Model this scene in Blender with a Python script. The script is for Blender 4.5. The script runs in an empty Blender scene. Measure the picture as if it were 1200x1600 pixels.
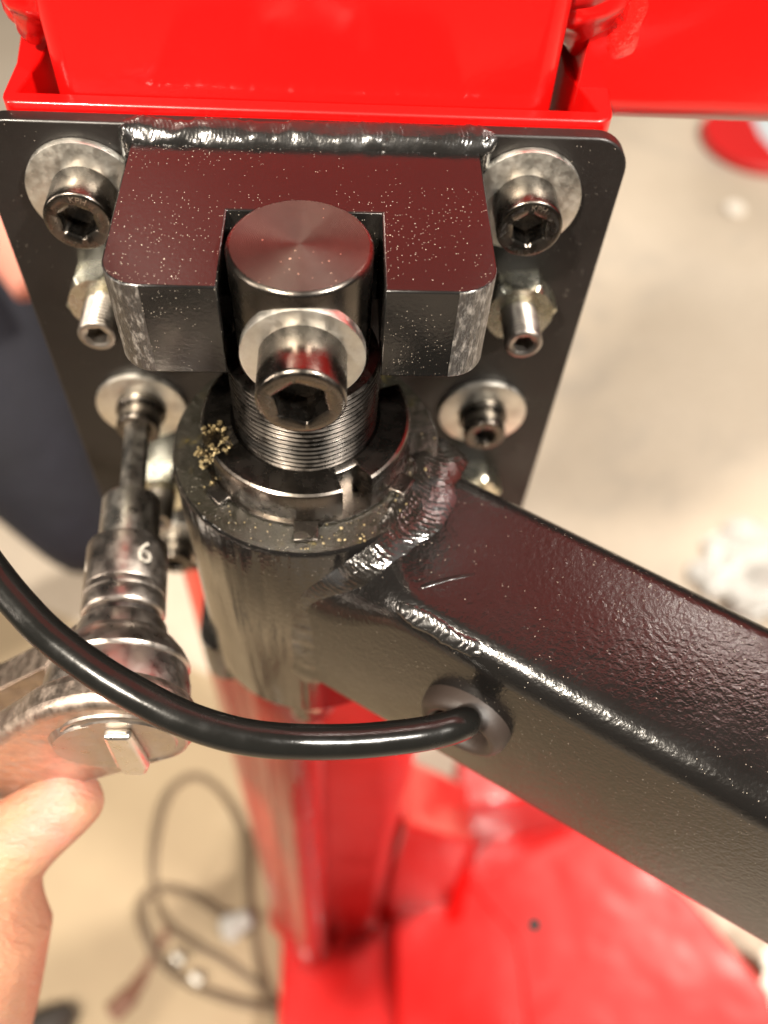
import bpy, bmesh, math, random
from mathutils import Vector, Matrix, noise
random.seed(7)
S = 0.001                                   # everything below is written in millimetres
scene = bpy.context.scene
C = scene.collection

# ------------------------------------------------------------------ camera
cam = bpy.data.cameras.new('camera')
cam_o = bpy.data.objects.new('camera', cam)
C.objects.link(cam_o)
cam.sensor_fit = 'VERTICAL'
cam.sensor_height = 36.0
cam.sensor_width = 27.0
cam.lens = 1376 / 1600 * 36.0
cam.clip_start = 0.01
cam.clip_end = 60
Mc = Matrix(((0.99859593, -0.00953964, -0.05210726, 8.19 * S),
             (-0.02203607, 0.81969783, -0.57237216, -146.0 * S),
             (0.04817244, 0.57271674, 0.8183367, 114.9 * S),
             (0, 0, 0, 1)))
cam_o.matrix_world = Mc
cam.dof.use_dof = True
cam.dof.focus_distance = 0.192
cam.dof.aperture_fstop = 7.2
scene.camera = cam_o

# ------------------------------------------------------------------ world, lamps, exposure
w = bpy.data.worlds.new('World')
scene.world = w
w.use_nodes = True
nt = w.node_tree
bg = nt.nodes['Background']
bg.inputs['Color'].default_value = (1.0, 0.93, 0.84, 1)
bg.inputs['Strength'].default_value = 0.055


def lamp(name, loc, target, size, power, col, size_y=None):
    l = bpy.data.lights.new(name, 'AREA')
    l.energy = power
    l.color = col
    l.size = size * S
    if size_y:
        l.shape = 'RECTANGLE'
        l.size_y = size_y * S
    o = bpy.data.objects.new(name, l)
    C.objects.link(o)
    o.location = Vector(loc) * S
    d = (Vector(target) - Vector(loc))
    o.rotation_euler = d.to_track_quat('-Z', 'Y').to_euler()
    return o


lamp('overhead_lamp', (-560, -700, 1080), (0, 0, 0), 100, 62, (1.0, 0.89, 0.74))
lamp('overhead_lamp', (1900, 900, 1700), (900, 900, -1200), 300, 130, (1.0, 0.91, 0.78))  # unseen lamp, added to brighten the floor at right
lamp('overhead_lamp', (720, -520, 980), (0, 0, 0), 90, 42, (1.0, 0.93, 0.83))
lamp('added_strip_lamp', (-1250, -420, 420), (0, 0, -60), 90, 11, (1.0, 0.86, 0.72), 620)  # unseen strip, added to lay bright reflections along the steel cylinders

scene.view_settings.view_transform = 'Standard'
scene.view_settings.look = 'None'
scene.view_settings.exposure = 0.08
scene.view_settings.gamma = 1.0


# ------------------------------------------------------------------ materials
def mat(name, col=(0.5, 0.5, 0.5), rough=0.5, metal=0.0, coat=0.0, coat_rough=0.05, ior=1.5, spec=0.5,
        sss=0.0, aniso=0.0):
    m = bpy.data.materials.new(name)
    m.use_nodes = True
    b = m.node_tree.nodes['Principled BSDF']
    b.inputs['Base Color'].default_value = (*col, 1)
    b.inputs['Roughness'].default_value = rough
    b.inputs['Metallic'].default_value = metal
    b.inputs['Coat Weight'].default_value = coat
    b.inputs['Coat Roughness'].default_value = coat_rough
    b.inputs['IOR'].default_value = ior
    b.inputs['Specular IOR Level'].default_value = spec
    if sss:
        b.inputs['Subsurface Weight'].default_value = sss
        b.inputs['Subsurface Radius'].default_value = (0.012, 0.004, 0.002)
        b.inputs['Subsurface Scale'].default_value = 0.6
    return m


class N:
    """small node builder on top of a principled material"""
    def __init__(s, m):
        s.m = m
        s.t = m.node_tree
        s.b = s.t.nodes['Principled BSDF']
        s.tc = s.t.nodes.new('ShaderNodeTexCoord')
        s.co = s.tc.outputs['Object']

    def new(s, k):
        return s.t.nodes.new(k)

    def link(s, a, b):
        s.t.links.new(a, b)

    def mapping(s, scale=(1, 1, 1), rot=(0, 0, 0), loc=(0, 0, 0)):
        mp = s.new('ShaderNodeMapping')
        mp.inputs['Scale'].default_value = scale
        mp.inputs['Rotation'].default_value = rot
        mp.inputs['Location'].default_value = loc
        s.link(s.co, mp.inputs['Vector'])
        return mp.outputs[0]

    def noise(s, scale, detail=3, rough=0.55, vec=None, dist=0.0):
        n = s.new('ShaderNodeTexNoise')
        n.inputs['Scale'].default_value = scale
        n.inputs['Detail'].default_value = detail
        n.inputs['Roughness'].default_value = rough
        n.inputs['Distortion'].default_value = dist
        s.link(vec or s.co, n.inputs['Vector'])
        return n.outputs['Fac']

    def voro(s, scale, feature='F1', vec=None, out='Distance', rnd=1.0):
        n = s.new('ShaderNodeTexVoronoi')
        n.feature = feature
        n.inputs['Scale'].default_value = scale
        n.inputs['Randomness'].default_value = rnd
        s.link(vec or s.co, n.inputs['Vector'])
        return n.outputs[out]

    def ramp(s, fac, stops):
        r = s.new('ShaderNodeValToRGB')
        e = r.color_ramp.elements
        while len(e) < len(stops):
            e.new(0.5)
        for el, (p, c) in zip(e, stops):
            el.position = p
            el.color = (*c, 1) if len(c) == 3 else c
        s.link(fac, r.inputs['Fac'])
        return r.outputs['Color']

    def rng(s, fac, a, b, c, d):
        r = s.new('ShaderNodeMapRange')
        for i, v in enumerate((a, b, c, d)):
            r.inputs[i + 1].default_value = v
        s.link(fac, r.inputs[0])
        return r.outputs[0]

    def math(s, op, a, b=None):
        n = s.new('ShaderNodeMath')
        n.operation = op
        for i, v in enumerate((a, b)):
            if v is None:
                continue
            if isinstance(v, (int, float)):
                n.inputs[i].default_value = v
            else:
                s.link(v, n.inputs[i])
        return n.outputs[0]

    def mix(s, fac, a, b):
        n = s.new('ShaderNodeMix')
        n.data_type = 'RGBA'
        for sock, v in ((n.inputs[0], fac), (n.inputs[6], a), (n.inputs[7], b)):
            if isinstance(v, (int, float)):
                sock.default_value = v
            elif isinstance(v, tuple):
                sock.default_value = (*v, 1)
            else:
                s.link(v, sock)
        return n.outputs[2]

    def col(s, sock):
        s.link(sock, s.b.inputs['Base Color'])

    def rough(s, sock):
        s.link(sock, s.b.inputs['Roughness'])

    def metal(s, sock):
        s.link(sock, s.b.inputs['Metallic'])

    def bump(s, h, strength=0.3, dist=0.0002, coat=False):
        n = s.new('ShaderNodeBump')
        n.inputs['Strength'].default_value = strength
        n.inputs['Distance'].default_value = dist
        s.link(h, n.inputs['Height'])
        prev = s.b.inputs['Normal']
        if prev.is_linked:
            s.link(prev.links[0].from_socket, n.inputs['Normal'])
        s.link(n.outputs[0], s.b.inputs['Normal'])
        if coat:
            s.link(n.outputs[0], s.b.inputs['Coat Normal'])

    def specks(s, scale=260, thr=0.06, dens=0.35):
        """sparse dust grains, gathered in drifts: mask 0..1"""
        drift = s.rng(s.noise(38, 3, 0.6), 0.42, 0.66, 0.15, 1.9)
        dens = s.math('MULTIPLY', drift, dens)
        v = s.new('ShaderNodeTexVoronoi')
        v.inputs['Scale'].default_value = scale
        s.link(s.co, v.inputs['Vector'])
        near = s.math('LESS_THAN', v.outputs['Distance'], thr)
        sel = s.new('ShaderNodeSeparateColor')
        s.link(v.outputs['Color'], sel.inputs[0])
        keep = s.math('LESS_THAN', sel.outputs[0], dens)
        return s.math('MULTIPLY', near, keep)


M = {}


def black_paint(name, orange=0.25, oscale=900, base=(0.006, 0.0055, 0.0052), rough=0.2, specks=True, ior=1.8, grease=False, dust=0.16, streak=0.0, peel=1.0):
    m = mat(name, base, rough, ior=ior)
    n = N(m)
    f = n.noise(oscale, 2, 0.5)
    n.bump(f, orange, 0.0003 * peel)
    g = n.noise(160, 4, 0.6)
    n.bump(g, orange * 0.35, 0.0005)
    sm = n.noise(45, 4, 0.65)
    n.rough(n.rng(sm, 0.3, 0.7, rough * 0.75, rough * 1.45))
    c = base
    if specks:
        a = n.specks(430, 0.07, dust * 0.6)
        b = n.math('MAXIMUM', n.specks(1000, 0.11, dust * 0.9), n.specks(2100, 0.17, dust * 1.1))
        d = n.math('MAXIMUM', a, b)
        c = n.mix(d, base, (0.42, 0.37, 0.31))
    if grease:
        gf = n.rng(n.noise(70, 5, 0.7, dist=1.5), 0.6, 0.72, 0.0, 0.8)
        c2 = n.mix(gf, c, (0.11, 0.085, 0.02))
        n.col(c2)
        n.bump(n.noise(300, 6, 0.7), 0.8, 0.0006)
    elif specks:
        n.col(c)
    if streak:
        n.bump(n.noise(1.0, 3, 0.6, vec=n.mapping((55, 55, 5))), streak, 0.012)
    M[name] = m
    return m


black_paint('block_paint', 0.10, 1100, rough=0.17, ior=1.55)
black_paint('plate_paint', 0.12, 900, dust=0.035, rough=0.34, base=(0.008, 0.0065, 0.006), ior=1.42)
black_paint('arm_paint', 0.5, 850, rough=0.17, dust=0.05, ior=1.5, peel=0.75)
black_paint('socket_paint', 0.42, 850, peel=1.0, streak=0.4, rough=0.11, dust=0.04, ior=1.55)
black_paint('socket_greasy', 0.9, 450, peel=1.8, rough=0.13, grease=True, base=(0.012, 0.011, 0.008), dust=0.06)
black_paint('weld_paint', 0.3, 900, rough=0.2, specks=False, base=(0.008, 0.0075, 0.007))

m = mat('weld_glint_paint', (0.02, 0.018, 0.017), 0.16, 0.0, ior=1.75)
n = N(m)
n.bump(n.noise(300, 3, 0.5, dist=0.5), 0.45, 0.0009)
n.bump(n.noise(900, 2, 0.5), 0.2, 0.0004)
n.col(n.ramp(n.noise(80, 3, 0.6), [(0.52, (0.008, 0.007, 0.006)), (0.68, (0.022, 0.022, 0.023)), (0.8, (0.05, 0.053, 0.058))]))  # paler patches paint silvery glints into the dark glossy weld
M['weld_glint_paint'] = m

# machined block corner (sawn, scratched)
m = mat('sawn_paint', (0.03, 0.028, 0.026), 0.3, ior=1.8)
n = N(m)
n.bump(n.noise(420, 4, 0.7, vec=n.mapping((1, 1, 0.25))), 1.0, 0.0011)
n.col(n.ramp(n.noise(700, 4, 0.7, vec=n.mapping((1, 1, 0.4))), [(0.5, (0.02, 0.018, 0.017)), (0.72, (0.25, 0.23, 0.21))]))
M['sawn_paint'] = m

# blackened steel of pin, nut
m = mat('black_oxide', (0.10, 0.092, 0.085), 0.26, 1.0)
n = N(m)
n.rough(n.rng(n.noise(220, 4, 0.6), 0.3, 0.7, 0.22, 0.32))
d = n.specks(700, 0.12, 0.08)
n.col(n.mix(d, n.mix(n.rng(n.noise(60, 3, 0.6), 0.4, 0.7, 0, 1), (0.12, 0.108, 0.095), (0.17, 0.15, 0.135)), (0.8, 0.7, 0.55)))
n.bump(n.noise(900, 3), 0.08, 0.0003)
M['black_oxide'] = m

m = mat('thread_steel', (0.22, 0.20, 0.18), 0.28, 1.0)
n = N(m)
n.rough(n.rng(n.noise(300, 4, 0.6), 0.3, 0.7, 0.2, 0.42))
n.col(n.mix(n.rng(n.noise(90, 4, 0.6), 0.35, 0.7, 0, 1), (0.015, 0.014, 0.013), (0.055, 0.048, 0.042)))
M['thread_steel'] = m

# turned end of the pin: concentric tool marks
m = mat('turned_steel', (0.22, 0.15, 0.12), 0.42, 1.0)
n = N(m)
wv = n.new('ShaderNodeTexWave')
wv.wave_type = 'RINGS'
wv.rings_direction = 'Z'
wv.inputs['Scale'].default_value = 900
wv.inputs['Distortion'].default_value = 0.6
wv.inputs['Detail'].default_value = 2
n.link(n.co, wv.inputs['Vector'])
n.bump(wv.outputs['Fac'], 0.45, 0.0003)
d = n.math('MAXIMUM', n.specks(520, 0.12, 0.14), n.specks(1100, 0.14, 0.1))
n.col(n.mix(d, n.mix(n.rng(n.noise(100, 5, 0.6), 0.35, 0.7, 0, 1), (0.085, 0.078, 0.07), (0.12, 0.108, 0.095)), (0.75, 0.65, 0.5)))
M['turned_steel'] = m


def steel(name, col, rough, bump=0.1, scale=500, dirty=None, metal=1.0):
    m = mat(name, col, rough, metal)
    n = N(m)
    n.rough(n.rng(n.noise(260, 4, 0.65), 0.3, 0.7, rough * 0.7, rough * 1.5))
    if dirty:
        n.col(n.mix(n.rng(n.noise(150, 5, 0.65), 0.42, 0.72, 0, 1), col, dirty))
    n.bump(n.noise(scale, 4, 0.6), bump, 0.0003)
    M[name] = m
    return m


steel('zinc', (0.80, 0.78, 0.72), 0.36, 0.12, 350, (0.58, 0.54, 0.48))
steel('yellow_zinc', (0.80, 0.80, 0.70), 0.24, 0.1, 350, (0.55, 0.52, 0.36))
steel('screw_steel', (0.13, 0.118, 0.105), 0.24, 0.1, 700, (0.19, 0.16, 0.135))
steel('bolt_thread', (0.36, 0.33, 0.30), 0.34, 0.15, 700, (0.52, 0.47, 0.41))
steel('bright_steel', (0.72, 0.68, 0.62), 0.30, 0.08, 900, (0.66, 0.61, 0.55))
steel('worn_steel', (0.46, 0.41, 0.37), 0.34, 0.12, 500, (0.50, 0.44, 0.39))
steel('dark_steel', (0.10, 0.09, 0.085), 0.38, 0.2, 500, (0.2, 0.17, 0.15))
steel('cast_steel', (0.55, 0.46, 0.39), 0.38, 0.6, 260, (0.36, 0.29, 0.25))
steel('brass_swarf', (0.26, 0.205, 0.11), 0.5, 1.0, 1400, (0.5, 0.42, 0.26))

m = mat('red_paint', (0.80, 0.003, 0.002), 0.35, coat=0.6, coat_rough=0.1, spec=0.3)
n = N(m)
n.bump(n.noise(9, 2, 0.5), 0.4, 0.012, coat=True)
n.bump(n.noise(420, 3, 0.6), 0.06, 0.0005, coat=True)
n.col(n.mix(n.rng(n.noise(12, 4, 0.6), 0.3, 0.75, 0, 1), (0.52, 0.002, 0.002), (0.44, 0.003, 0.002)))
M['red_paint'] = m
m = mat('red_weld', (0.80, 0.006, 0.004), 0.25, coat=1.0, coat_rough=0.05)
n = N(m)
n.bump(n.noise(230, 4, 0.65), 0.9, 0.0012, coat=True)
M['red_weld'] = m

m = mat('cable_rubber', (0.006, 0.006, 0.0055), 0.2, ior=1.38)
n = N(m)
n.bump(n.noise(700, 3), 0.1, 0.0003)
n.rough(n.rng(n.noise(120, 4, 0.65), 0.35, 0.7, 0.14, 0.32))
M['cable_rubber'] = m
m = mat('grommet_rubber', (0.022, 0.015, 0.012), 0.5, ior=1.45)
n = N(m)
n.bump(n.noise(900, 3), 0.15, 0.0003)
M['grommet_rubber'] = m

m = mat('concrete', (0.5, 0.42, 0.33), 0.75)
n = N(m)
base = n.ramp(n.noise(1.6, 6, 0.6), [(0.25, (0.44, 0.365, 0.285)), (0.5, (0.55, 0.47, 0.38)), (0.75, (0.62, 0.54, 0.45))])
st = n.rng(n.noise(2.6, 5, 0.7, dist=0.6), 0.52, 0.74, 0, 0.8)
c = n.mix(st, base, (0.33, 0.30, 0.27))
cr = n.rng(n.noise(60, 3, 0.6), 0.35, 0.65, 0, 0.25)
n.col(n.mix(cr, c, (0.36, 0.30, 0.24)))
n.bump(n.noise(150, 4, 0.6), 0.2, 0.001)
M['concrete'] = m

m = mat('added_sheet_tan', (0.44, 0.32, 0.19), 0.8)
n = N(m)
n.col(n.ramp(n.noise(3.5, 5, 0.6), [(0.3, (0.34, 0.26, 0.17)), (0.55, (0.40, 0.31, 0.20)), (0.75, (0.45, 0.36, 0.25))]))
M['added_sheet_tan'] = m

m = mat('skin', (0.80, 0.46, 0.33), 0.45, sss=0.35)
n = N(m)
n.col(n.ramp(n.noise(28, 4, 0.55), [(0.3, (0.40, 0.165, 0.10)), (0.5, (0.38, 0.19, 0.115)), (0.7, (0.43, 0.17, 0.135))]))
n.bump(n.voro(520), 0.22, 0.0005)
n.bump(n.noise(130, 5, 0.65, vec=n.mapping((1, 2.8, 1))), 0.7, 0.002)
M['skin'] = m
m = mat('navy_cloth', (0.012, 0.014, 0.034), 0.85)
n = N(m)
n.col(n.ramp(n.noise(8, 4, 0.6), [(0.3, (0.003, 0.0035, 0.008)), (0.7, (0.007, 0.008, 0.017))]))
n.bump(n.noise(30, 3), 0.4, 0.01)
M['navy_cloth'] = m
m = mat('pink_cloth', (0.62, 0.25, 0.19), 0.8)
N(m).bump(N(m).noise(60), 0.3, 0.004)
M['pink_cloth'] = m
M['shoe_leather'] = mat('shoe_leather', (0.05, 0.045, 0.04), 0.5)
m = mat('floor_cable', (0.15, 0.105, 0.065), 0.5)
M['floor_cable'] = m
M['clear_plastic'] = mat('clear_plastic', (0.5, 0.49, 0.47), 0.15, coat=0.6)
M['white_plastic'] = mat('white_plastic', (0.82, 0.76, 0.68), 0.4)
M['brown_leather'] = mat('brown_leather', (0.17, 0.075, 0.045), 0.6)
M['signal_red'] = mat('signal_red', (0.62, 0.02, 0.02), 0.4)
M['pale_blue'] = mat('pale_blue', (0.62, 0.70, 0.76), 0.4)
M['hole_black'] = mat('hole_black', (0.004, 0.004, 0.004), 0.7)
M['engraving'] = mat('engraving', (0.5, 0.46, 0.40), 0.4, 0.3)
M['stamp'] = mat('stamp', (0.42, 0.36, 0.30), 0.35, 1.0)


# ------------------------------------------------------------------ object helpers
def tag(o, label=None, cat=None, group=None, kind=None):
    if label:
        o['label'] = label
    if cat:
        o['category'] = cat
    if group:
        o['group'] = group
    if kind:
        o['kind'] = kind
    return o


def empty(name, loc, label, cat, group=None):
    o = bpy.data.objects.new(name, None)
    o.empty_display_size = 0.01
    C.objects.link(o)
    o.location = Vector(loc) * S
    return tag(o, label, cat, group)


def root_loc(o):
    p = Vector((0, 0, 0))
    while o is not None:
        p += o.location
        o = o.parent
    return p / S


class B:
    """mesh collector in world millimetres"""
    def __init__(s):
        s.v = []
        s.f = []
        s.mi = []

    def add(s, verts, faces, mi=0):
        k = len(s.v)
        s.v += [Vector(v) for v in verts]
        s.f += [tuple(i + k for i in f) for f in faces]
        s.mi += [mi] * len(faces)
        return s

    def grid(s, rows, closed=True, cap0=False, cap1=False, mi=0):
        """rows: list of equally long rings"""
        nn = len(rows[0])
        verts = [p for r in rows for p in r]
        faces = []
        for i in range(len(rows) - 1):
            for j in range(nn if closed else nn - 1):
                a = i * nn + j
                b = i * nn + (j + 1) % nn
                faces.append((a, b, b + nn, a + nn))
        if cap0:
            faces.append(tuple(reversed(range(nn))))
        if cap1:
            faces.append(tuple((len(rows) - 1) * nn + j for j in range(nn)))
        return s.add(verts, faces, mi)

    def lathe(s, prof, o=(0, 0, 0), ax=(0, 0, 1), seg=64, cap0=False, cap1=False, mi=0):
        """prof: (t, r) along the axis"""
        ax = Vector(ax).normalized()
        u = ax.orthogonal().normalized()
        v = ax.cross(u)
        o = Vector(o)
        rows = []
        for t, r in prof:
            rows.append([o + ax * t + (u * math.cos(a) + v * math.sin(a)) * r
                         for a in (2 * math.pi * k / seg for k in range(seg))])
        return s.grid(rows, True, cap0, cap1, mi)

    def prism(s, pts, d, mi=0):
        """closed outline pts (3D) extruded by vector d"""
        nn = len(pts)
        a = [Vector(p) for p in pts]
        b = [p + Vector(d) for p in a]
        faces = [tuple(range(nn)), tuple(reversed(range(nn, 2 * nn)))]
        for i in range(nn):
            j = (i + 1) % nn
            faces.append((i, i + nn, j + nn, j))
        return s.add(a + b, faces, mi)

    def box(s, a, b, mi=0):
        x0, y0, z0 = a
        x1, y1, z1 = b
        return s.prism([(x0, y0, z0), (x1, y0, z0), (x1, y1, z0), (x0, y1, z0)], (0, 0, z1 - z0), mi)

    def tube(s, path, rad, seg=20, caps=True, mi=0, flat=None):
        """path: points; rad: number or list; flat=(normal, factor) squashes along normal"""
        P = [Vector(p) for p in path]
        nn = len(P)
        R = rad if isinstance(rad, (list, tuple)) else [rad] * nn
        rows = []
        t0 = (P[1] - P[0]).normalized()
        u = t0.orthogonal().normalized()
        for i in range(nn):
            t = (P[min(i + 1, nn - 1)] - P[max(i - 1, 0)]).normalized()
            u = (u - t * u.dot(t)).normalized()
            v = t.cross(u)
            ring = []
            for k in range(seg):
                a = 2 * math.pi * k / seg
                q = (u * math.cos(a) + v * math.sin(a)) * R[i]
                if flat:
                    nrm = Vector(flat[0]).normalized()
                    q = q - nrm * q.dot(nrm) * (1 - flat[1])
                ring.append(P[i] + q)
            rows.append(ring)
        return s.grid(rows, True, caps, caps, mi)

    def build(s, name, mats, parent=None, loc=None, smooth=35, bevel=0, segs=2, sub=0, label=None):
        if not isinstance(mats, (list, tuple)):
            mats = [mats]
        org = root_loc(parent) if parent is not None else Vector(loc if loc is not None else (0, 0, 0))
        me = bpy.data.meshes.new(name)
        me.from_pydata([(p - org) * S for p in s.v], [], s.f)
        bm = bmesh.new()
        bm.from_mesh(me)
        for f, mi in zip(bm.faces, s.mi):
            f.material_index = mi
        bmesh.ops.remove_doubles(bm, verts=bm.verts, dist=1e-7)
        bmesh.ops.recalc_face_normals(bm, faces=bm.faces)
        bm.to_mesh(me)
        bm.free()
        for k in mats:
            me.materials.append(M[k])
        me.polygons.foreach_set('use_smooth', [True] * len(me.polygons))
        me.set_sharp_from_angle(angle=math.radians(smooth))
        o = bpy.data.objects.new(name, me)
        C.objects.link(o)
        if parent is not None:
            o.parent = parent
        else:
            o.location = org * S
        if bevel:
            bv = o.modifiers.new('bevel', 'BEVEL')
            bv.width = bevel * S
            bv.segments = segs
            bv.limit_method = 'ANGLE'
            bv.angle_limit = math.radians(40)
            bv.harden_normals = False
        if sub:
            sb = o.modifiers.new('sub', 'SUBSURF')
            sb.levels = sub
            sb.render_levels = sub
        if label:
            o['label'] = label
        return o


def arc(cx, cy, r, a0, a1, nseg=8):
    return [(cx + r * math.cos(math.radians(a0 + (a1 - a0) * i / nseg)),
             cy + r * math.sin(math.radians(a0 + (a1 - a0) * i / nseg))) for i in range(nseg + 1)]


def catmull(P, n_=8, closed=False):
    P = [Vector(p) for p in P]
    out = []
    m_ = len(P)
    rng_ = range(m_ if closed else m_ - 1)
    for i in rng_:
        if closed:
            a, b, c, d = P[(i - 1) % m_], P[i], P[(i + 1) % m_], P[(i + 2) % m_]
        else:
            a, b, c, d = P[max(i - 1, 0)], P[i], P[i + 1], P[min(i + 2, m_ - 1)]
        for k in range(n_):
            t = k / n_
            out.append(0.5 * ((2 * b) + (c - a) * t + (2 * a - 5 * b + 4 * c - d) * t * t + (3 * b - a - 3 * c + d) * t ** 3))
    if not closed:
        out.append(P[-1])
    return out


def bead(path, r, pitch=2.2, lump=0.14, flat=None, seg=18, step=0.35, taper=True, seed=0.0):
    """a weld bead: rippled scales along a path"""
    P = catmull(path, 40)
    Q = [P[0]]
    acc = 0
    L = [0.0]
    tot = 0
    for a, b in zip(P, P[1:]):
        tot += (b - a).length
        if tot - L[-1] >= step:
            Q.append(b)
            L.append(tot)
    b_ = B()
    nn = len(Q)
    rows = []
    t0 = (Q[1] - Q[0]).normalized()
    u = t0.orthogonal().normalized()
    for i in range(nn):
        t = (Q[min(i + 1, nn - 1)] - Q[max(i - 1, 0)]).normalized()
        u = (u - t * u.dot(t)).normalized()
        v = t.cross(u)
        e = min(i, nn - 1 - i) * step
        tp = min(1.0, 0.25 + e / (r * 1.6)) if taper else 1.0
        ring = []
        for k in range(seg):
            a = 2 * math.pi * k / seg
            dirn = u * math.cos(a) + v * math.sin(a)
            # crescent ripples lag behind at the sides
            q = Q[i] + dirn * r
            ph = (L[i] + 0.9 * r * (1 - abs(math.sin(a))) ) / pitch + 0.35 * noise.noise(q * 0.4 + Vector((seed, 0, 0)))
            rp = abs(math.sin(math.pi * ph)) ** 0.6
            rr = r * tp * (1 - lump + lump * rp + 0.16 * noise.noise(q * 0.22 + Vector((seed, 3, 0))))
            d = dirn * rr
            if flat:
                nrm = Vector(flat[0]).normalized()
                d = d - nrm * d.dot(nrm) * (1 - flat[1])
            ring.append(Q[i] + d)
        rows.append(ring)
    b_.grid(rows, True, True, True)
    return b_


def weld(path, nrm, width, height, pitch=2.0, amp=0.22, seed=0.0, nw=26, step=0.3, wvar=0.18, rag=1.0, nf=0.3):
    """fused weld: a low hump along the path that dies away at both toes, with crescent ripples"""
    P = catmull(path, 60)
    nr = nrm if callable(nrm) else (lambda p: Vector(nrm))
    Q, L, tot = [P[0]], [0.0], 0
    for a, c in zip(P, P[1:]):
        tot += (c - a).length
        if tot - L[-1] >= step:
            Q.append(c)
            L.append(tot)
    T = L[-1]
    n_ = len(Q)
    rows = []
    for i in range(n_):
        t = (Q[min(i + 1, n_ - 1)] - Q[max(i - 1, 0)]).normalized()
        up = nr(Q[i]).normalized()
        up = (up - t * up.dot(t)).normalized()
        lat = t.cross(up)
        e = min(L[i], T - L[i])
        tp = min(1.0, math.sqrt(max(0.0, e) / (width * 0.55) + 0.004))
        sv = Vector((L[i] * 0.16, seed, 1.3))
        wl = width / 2 * tp * (1 + wvar * noise.noise(sv) + 0.10 * rag * noise.noise(sv * 5))
        wr = width / 2 * tp * (1 + wvar * noise.noise(sv + Vector((9, 4, 0))) + 0.10 * rag * noise.noise(sv * 5 + Vector((3, 8, 0))))
        row = []
        for k in range(nw + 1):
            q = k / nw * 2 - 1
            x = q * (wl if q > 0 else wr)
            ph = (L[i] + 0.55 * width * 0.5 * q * q) / pitch + 0.5 * noise.noise(Vector((L[i] * 0.3, q, seed)))
            rp = abs(math.sin(math.pi * ph)) ** 0.7
            prof_ = (1 - q * q) ** 0.75
            h = height * tp * prof_ * (1 - amp + amp * rp) + height * 0.22 * prof_ * noise.noise(Vector((x * nf, L[i] * nf, seed + 7)))
            h -= 0.25 * abs(q) ** 8
            row.append(Q[i] + lat * x + up * h)
        rows.append(row)
    b_ = B()
    b_.grid(rows, False)
    return b_


def hex_r(a, af):
    k = (a + math.pi / 6) % (math.pi / 3) - math.pi / 6
    return af / 2 / math.cos(k)


def ring_pts(c, ax, u, fn, seg):
    v = ax.cross(u)
    return [c + u * (math.cos(a) * fn(a)) + v * (math.sin(a) * fn(a)) for a in (2 * math.pi * k / seg for k in range(seg))]


def cap_screw_head(base, r, h, af, ax=(0, -1, 0), rot=0.0, r0=None, cham=0.8):
    """socket head: base centre at the washer, front at base + ax*h, hex recess"""
    ax = Vector(ax).normalized()
    u0 = Vector((1, 0, 0)) if abs(ax.x) < 0.9 else Vector((0, 1, 0))
    u0 = (u0 - ax * u0.dot(ax)).normalized()
    u = u0 * math.cos(rot) + ax.cross(u0) * math.sin(rot)
    base = Vector(base)
    seg = 72
    rows = []
    r0 = r0 or r
    for t, rr in ((-0.3, r0 * 0.97), (0.15, r0), (h - cham, r), (h - cham * 0.62, r - cham * 0.07),
                  (h - cham * 0.3, r - cham * 0.3), (h - cham * 0.07, r - cham * 0.62), (h, r - cham)):
        rows.append(ring_pts(base + ax * t, ax, u, lambda a, rr=rr: rr, seg))
    rim = af / 2 / math.cos(math.pi / 6) + 0.25
    rows.append(ring_pts(base + ax * h, ax, u, lambda a: rim, seg))
    rows.append(ring_pts(base + ax * (h - 0.45), ax, u, lambda a: hex_r(a, af), seg))
    rows.append(ring_pts(base + ax * (h - h * 0.55), ax, u, lambda a: hex_r(a, af), seg))
    rows.append(ring_pts(base + ax * (h - h * 0.55 - 1.2), ax, u, lambda a: 0.1, seg))
    b = B()
    b.grid(rows, True, True, True)
    return b


def text_mesh(body, size, fn, mat_, parent, name='lettering', depth=0.12, label=None):
    cu = bpy.data.curves.new(name, 'FONT')
    cu.body = body
    cu.size = size
    cu.extrude = depth
    cu.align_x = 'CENTER'
    cu.align_y = 'CENTER'
    cu.resolution_u = 6
    o = bpy.data.objects.new('tmp', cu)
    C.objects.link(o)
    dg = bpy.context.evaluated_depsgraph_get()
    me = bpy.data.meshes.new_from_object(o.evaluated_get(dg))
    me.name = name
    bpy.data.objects.remove(o)
    org = root_loc(parent)
    for v in me.vertices:
        v.co = (fn(v.co.copy()) - org) * S
    me.materials.clear()
    me.materials.append(M[mat_])
    o = bpy.data.objects.new(name, me)
    C.objects.link(o)
    o.parent = parent
    if label:
        o['label'] = label
    return o


def copy_tree(o, parent=None, loc=None, label=None):
    c = o.copy()
    C.objects.link(c)
    if parent is not None:
        c.parent = parent
    if loc is not None:
        c.location = Vector(loc) * S
    if label:
        c['label'] = label
    for ch in list(o.children):
        copy_tree(ch, c)
    return c


# ------------------------------------------------------------------ the setting: floor
b = B()
b.add([(-9000, -6000, -1200), (9000, -6000, -1200), (9000, 14000, -1200), (-9000, 14000, -1200)], [(0, 1, 2, 3)])
tag(b.build('floor', 'concrete'), 'pale beige concrete floor with faint stains', kind='structure')

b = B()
b.prism([(-1900, 1150, -1199), (-108, 417, -1199), (60, 250, -1199), (60, -900, -1199), (-1900, -900, -1199)], (0, 0, 2.5))  # invented sheet, added to give the floor its darker, yellower tone here
tag(b.build('added_floor_sheet', 'added_sheet_tan', loc=(-400, 0, -1199)), 'large tan sheet added for the yellower tone of the floor at lower left, under the loops of cable', 'added floor sheet')

# ------------------------------------------------------------------ red machine column
col = empty('red_column', (0, 120, -1200), 'glossy red square steel column behind the black bolted bracket, standing on its base', 'machine column')


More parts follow.
